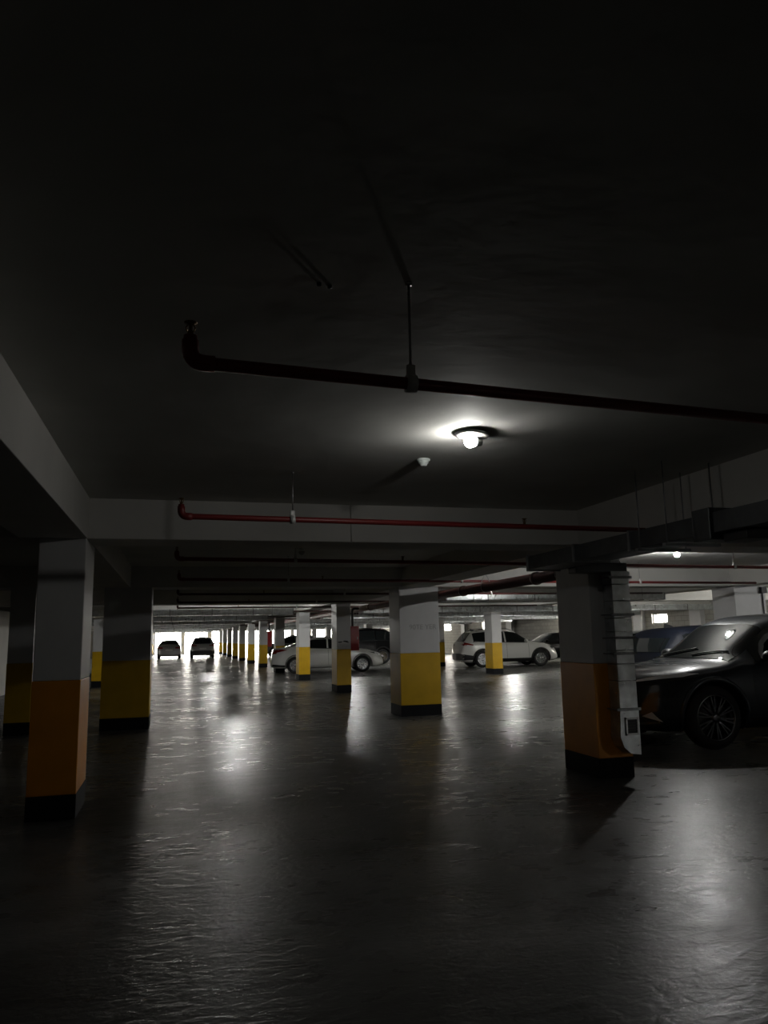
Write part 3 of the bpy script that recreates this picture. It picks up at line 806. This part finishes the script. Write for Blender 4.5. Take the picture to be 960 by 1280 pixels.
sedan = dict(L=4.55, W=1.80, r=.325, rr=.225, wheels=(-1.30, 1.38), zbot=.19, gap=.045, roofw=.66,
    top=[(-2.275, .55), (-2.25, .88), (-2.18, .98), (-1.75, 1.04), (-1.55, 1.07), (-.85, 1.37), (-.5, 1.43), (0, 1.44), (.25, 1.40), (1.08, 1.01), (1.2, .98), (1.7, .90), (2.0, .82), (2.17, .73), (2.25, .6), (2.275, .45)],
    belt=[(-2.275, .86), (-1.6, .98), (-.8, .96), (0, .93), (1.0, .90), (1.7, .80), (2.275, .45)],
    ws=(1.02, .32), rw=(-1.46, -.92), side=(-1.25, -.86, -.02, .86), doors=(-.84, .02, .92), handles=(-.62, .28), mirror=(.74, .95),
    fin=-.75, clad=False, arch=.014, rim='ten',
    patches=mirrored([
        ('headlight', 'front', [(.44, .68), (.80, .64), (.82, .72), (.70, .78), (.50, .75)], 'lens', 'm', dict(step=.06)),
        ('headlight_side', 'side', [(1.62, .80), (2.05, .66), (2.10, .70), (1.95, .76)], 'trim', ''),
        ('grille', 'front', [(-.40, .42), (.40, .42), (.34, .66), (-.34, .66)], 'blackplastic', ''),
        ('taillight', 'side', [(-2.2, .82), (-2.18, .90), (-1.98, .965), (-1.62, .93), (-1.95, .85)], 'tail', ''),
        ('taillight', 'rear', [(.46, .78), (.84, .78), (.84, .92), (.46, .88)], 'tail', 'm'),
        ('bumper_corner', 'side', [(-2.22, .30), (-1.72, .27), (-1.70, .33), (-2.2, .38)], 'trim', ''),
        ('license_plate', 'rear', rect(-.26, .62, .26, .73), 'plate'),
    ]))
big_suv = dict(suv_small, L=4.95, W=1.95, r=.38, rr=.25, wheels=(-1.45, 1.50),
    top=[(-2.475, .6), (-2.45, 1.0), (-2.38, 1.12), (-2.15, 1.40), (-1.95, 1.66), (-1.7, 1.76), (-.9, 1.80), (0, 1.79), (.35, 1.72), (1.05, 1.20), (1.2, 1.16), (1.9, 1.10), (2.25, 1.02), (2.40, .9), (2.45, .7), (2.475, .5)],
    belt=[(-2.475, 1.0), (-1.6, 1.17), (0, 1.12), (1.0, 1.10), (1.7, 1.0), (2.475, .5)],
    ws=(1.0, .42), rw=(1.20, 1.62), side=(-1.95, -1.1, -.2, .8), doors=(-1.05, -.15, .85), handles=(-.8, .1), mirror=(.66, 1.16), fin=-1.5, rails=(-1.7, .1),
    patches=mirrored([
        ('headlight', 'front', [(.50, .86), (.84, .82), (.86, .92), (.50, .94)], 'lens', 'm'),
        ('grille', 'front', [(-.45, .50), (.45, .50), (.45, .90), (-.45, .90)], 'chrome', ''),
        ('taillight', 'rear', [(.70, .95), (.88, .95), (.86, 1.2), (.72, 1.2)], 'tail', 'm'),
        ('license_plate', 'rear', rect(-.26, .70, .26, .81), 'plate')]))

car('suv_car', 'navy blue car parked beyond the dark SUV, tail to the aisle', 'car',
    dict(suv_small, top=[(x, z if z < 1.0 else 1.0+(z-1.0)*.80) for x, z in suv_small['top']], belt=[(x, z-.04) for x, z in suv_small['belt']], rw=(1.06, 1.28), fine=True, archm=P_blue, arch=.02, clad=False, rails=None,
         patches=[q for q in suv_small['patches'] if q[0] != 'taillight'] + mirrored([('taillight', 'rear', [(.60, .86), (.78, .86), (.78, .92), (.60, .91)], 'tail', 'm')])), P_blue, (9.42, 11.3, 0), 0)
car('suv_car', 'white SUV seen from the side behind yellow column, by the block wall', 'car', suv_small, P_white, (13.95, 31.75, 0), math.radians(-3))
car('sedan_car', 'white sedan parked across behind two yellow columns', 'car', dict(sedan, fine=True), P_white, (5.95, 31.5, 0), math.radians(-6))
car('suv_car', 'tall black SUV parked beyond the white sedan, facing the aisle', 'car', big_suv, P_black, (8.75, 39.4, 0), PI)
car('sedan_car', 'dark sedan beyond the bonnet of the white SUV', 'car', sedan, P_black, (17.75, 34.6, 0), PI)
GF = 'cars silhouetted against the far opening'
car('sedan_car', 'silver car in front of the bright far opening, the smaller of two', 'car', dict(sedan, hatch=False), P_silver, (-.55, 63.5, 0), PI/2, GF)
car('suv_car', 'taller grey car in front of the bright far opening, beside the columns', 'car', suv_small, P_silver, (1.95, 63, 0), PI/2, GF)
car('sedan_car', 'white car glimpsed between the two left aisle columns', 'car', sedan, P_white, (-5.1, 31.6, 0), 0)
car('sedan_car', 'pale silver car half hidden behind the duct column', 'car', sedan, P_silver, (17.6, 27.6, 0), PI)
car('suv_car', 'dark car far down the garage just beyond white sedan tail', 'car', suv_small, P_grey, (8.6, 60.5, 0), PI)

# ------------------------------------------------------------------ daylight and render look
w = bpy.data.worlds.new('sky'); S.world = w; w.use_nodes = True
nt = w.node_tree; bg = nt.nodes['Background']
bg.inputs['Color'].default_value = (1.0, .95, .86, 1); bg.inputs['Strength'].default_value = 46
def portal(loc, rot, sx, sy):
    l = bpy.data.lights.new('daylight_portal', 'AREA'); l.shape = 'RECTANGLE'; l.size = sx; l.size_y = sy; l.cycles.is_portal = True
    o = bpy.data.objects.new('daylight_portal', l); COL.objects.link(o); o.location = loc; o.rotation_euler = rot
for (a, b, z0, z1) in end_holes: portal(((a+b)/2, YE+.35, (z0+z1)/2), (-PI/2, 0, 0), b-a, z1-z0)
for (a, b, z0, z1) in right_holes: portal((X1+.3, (a+b)/2, (z0+z1)/2), (0, PI/2, 0), z1-z0, b-a)
for (a, b, z0, z1) in left_holes: portal((X0-.3, (a+b)/2, (z0+z1)/2), (0, -PI/2, 0), z1-z0, b-a)

S.view_settings.view_transform = 'Standard'; S.view_settings.look = 'None'; S.view_settings.gamma = 1; S.view_settings.exposure = 0
S.view_settings.use_curve_mapping = False
cy = S.cycles
cy.max_bounces = 8; cy.diffuse_bounces = 4; cy.glossy_bounces = 4; cy.sample_clamp_indirect = 6; cy.use_denoising = True
cy.use_light_tree = True; cy.caustics_reflective = False; cy.caustics_refractive = False; cy.blur_glossy = .5
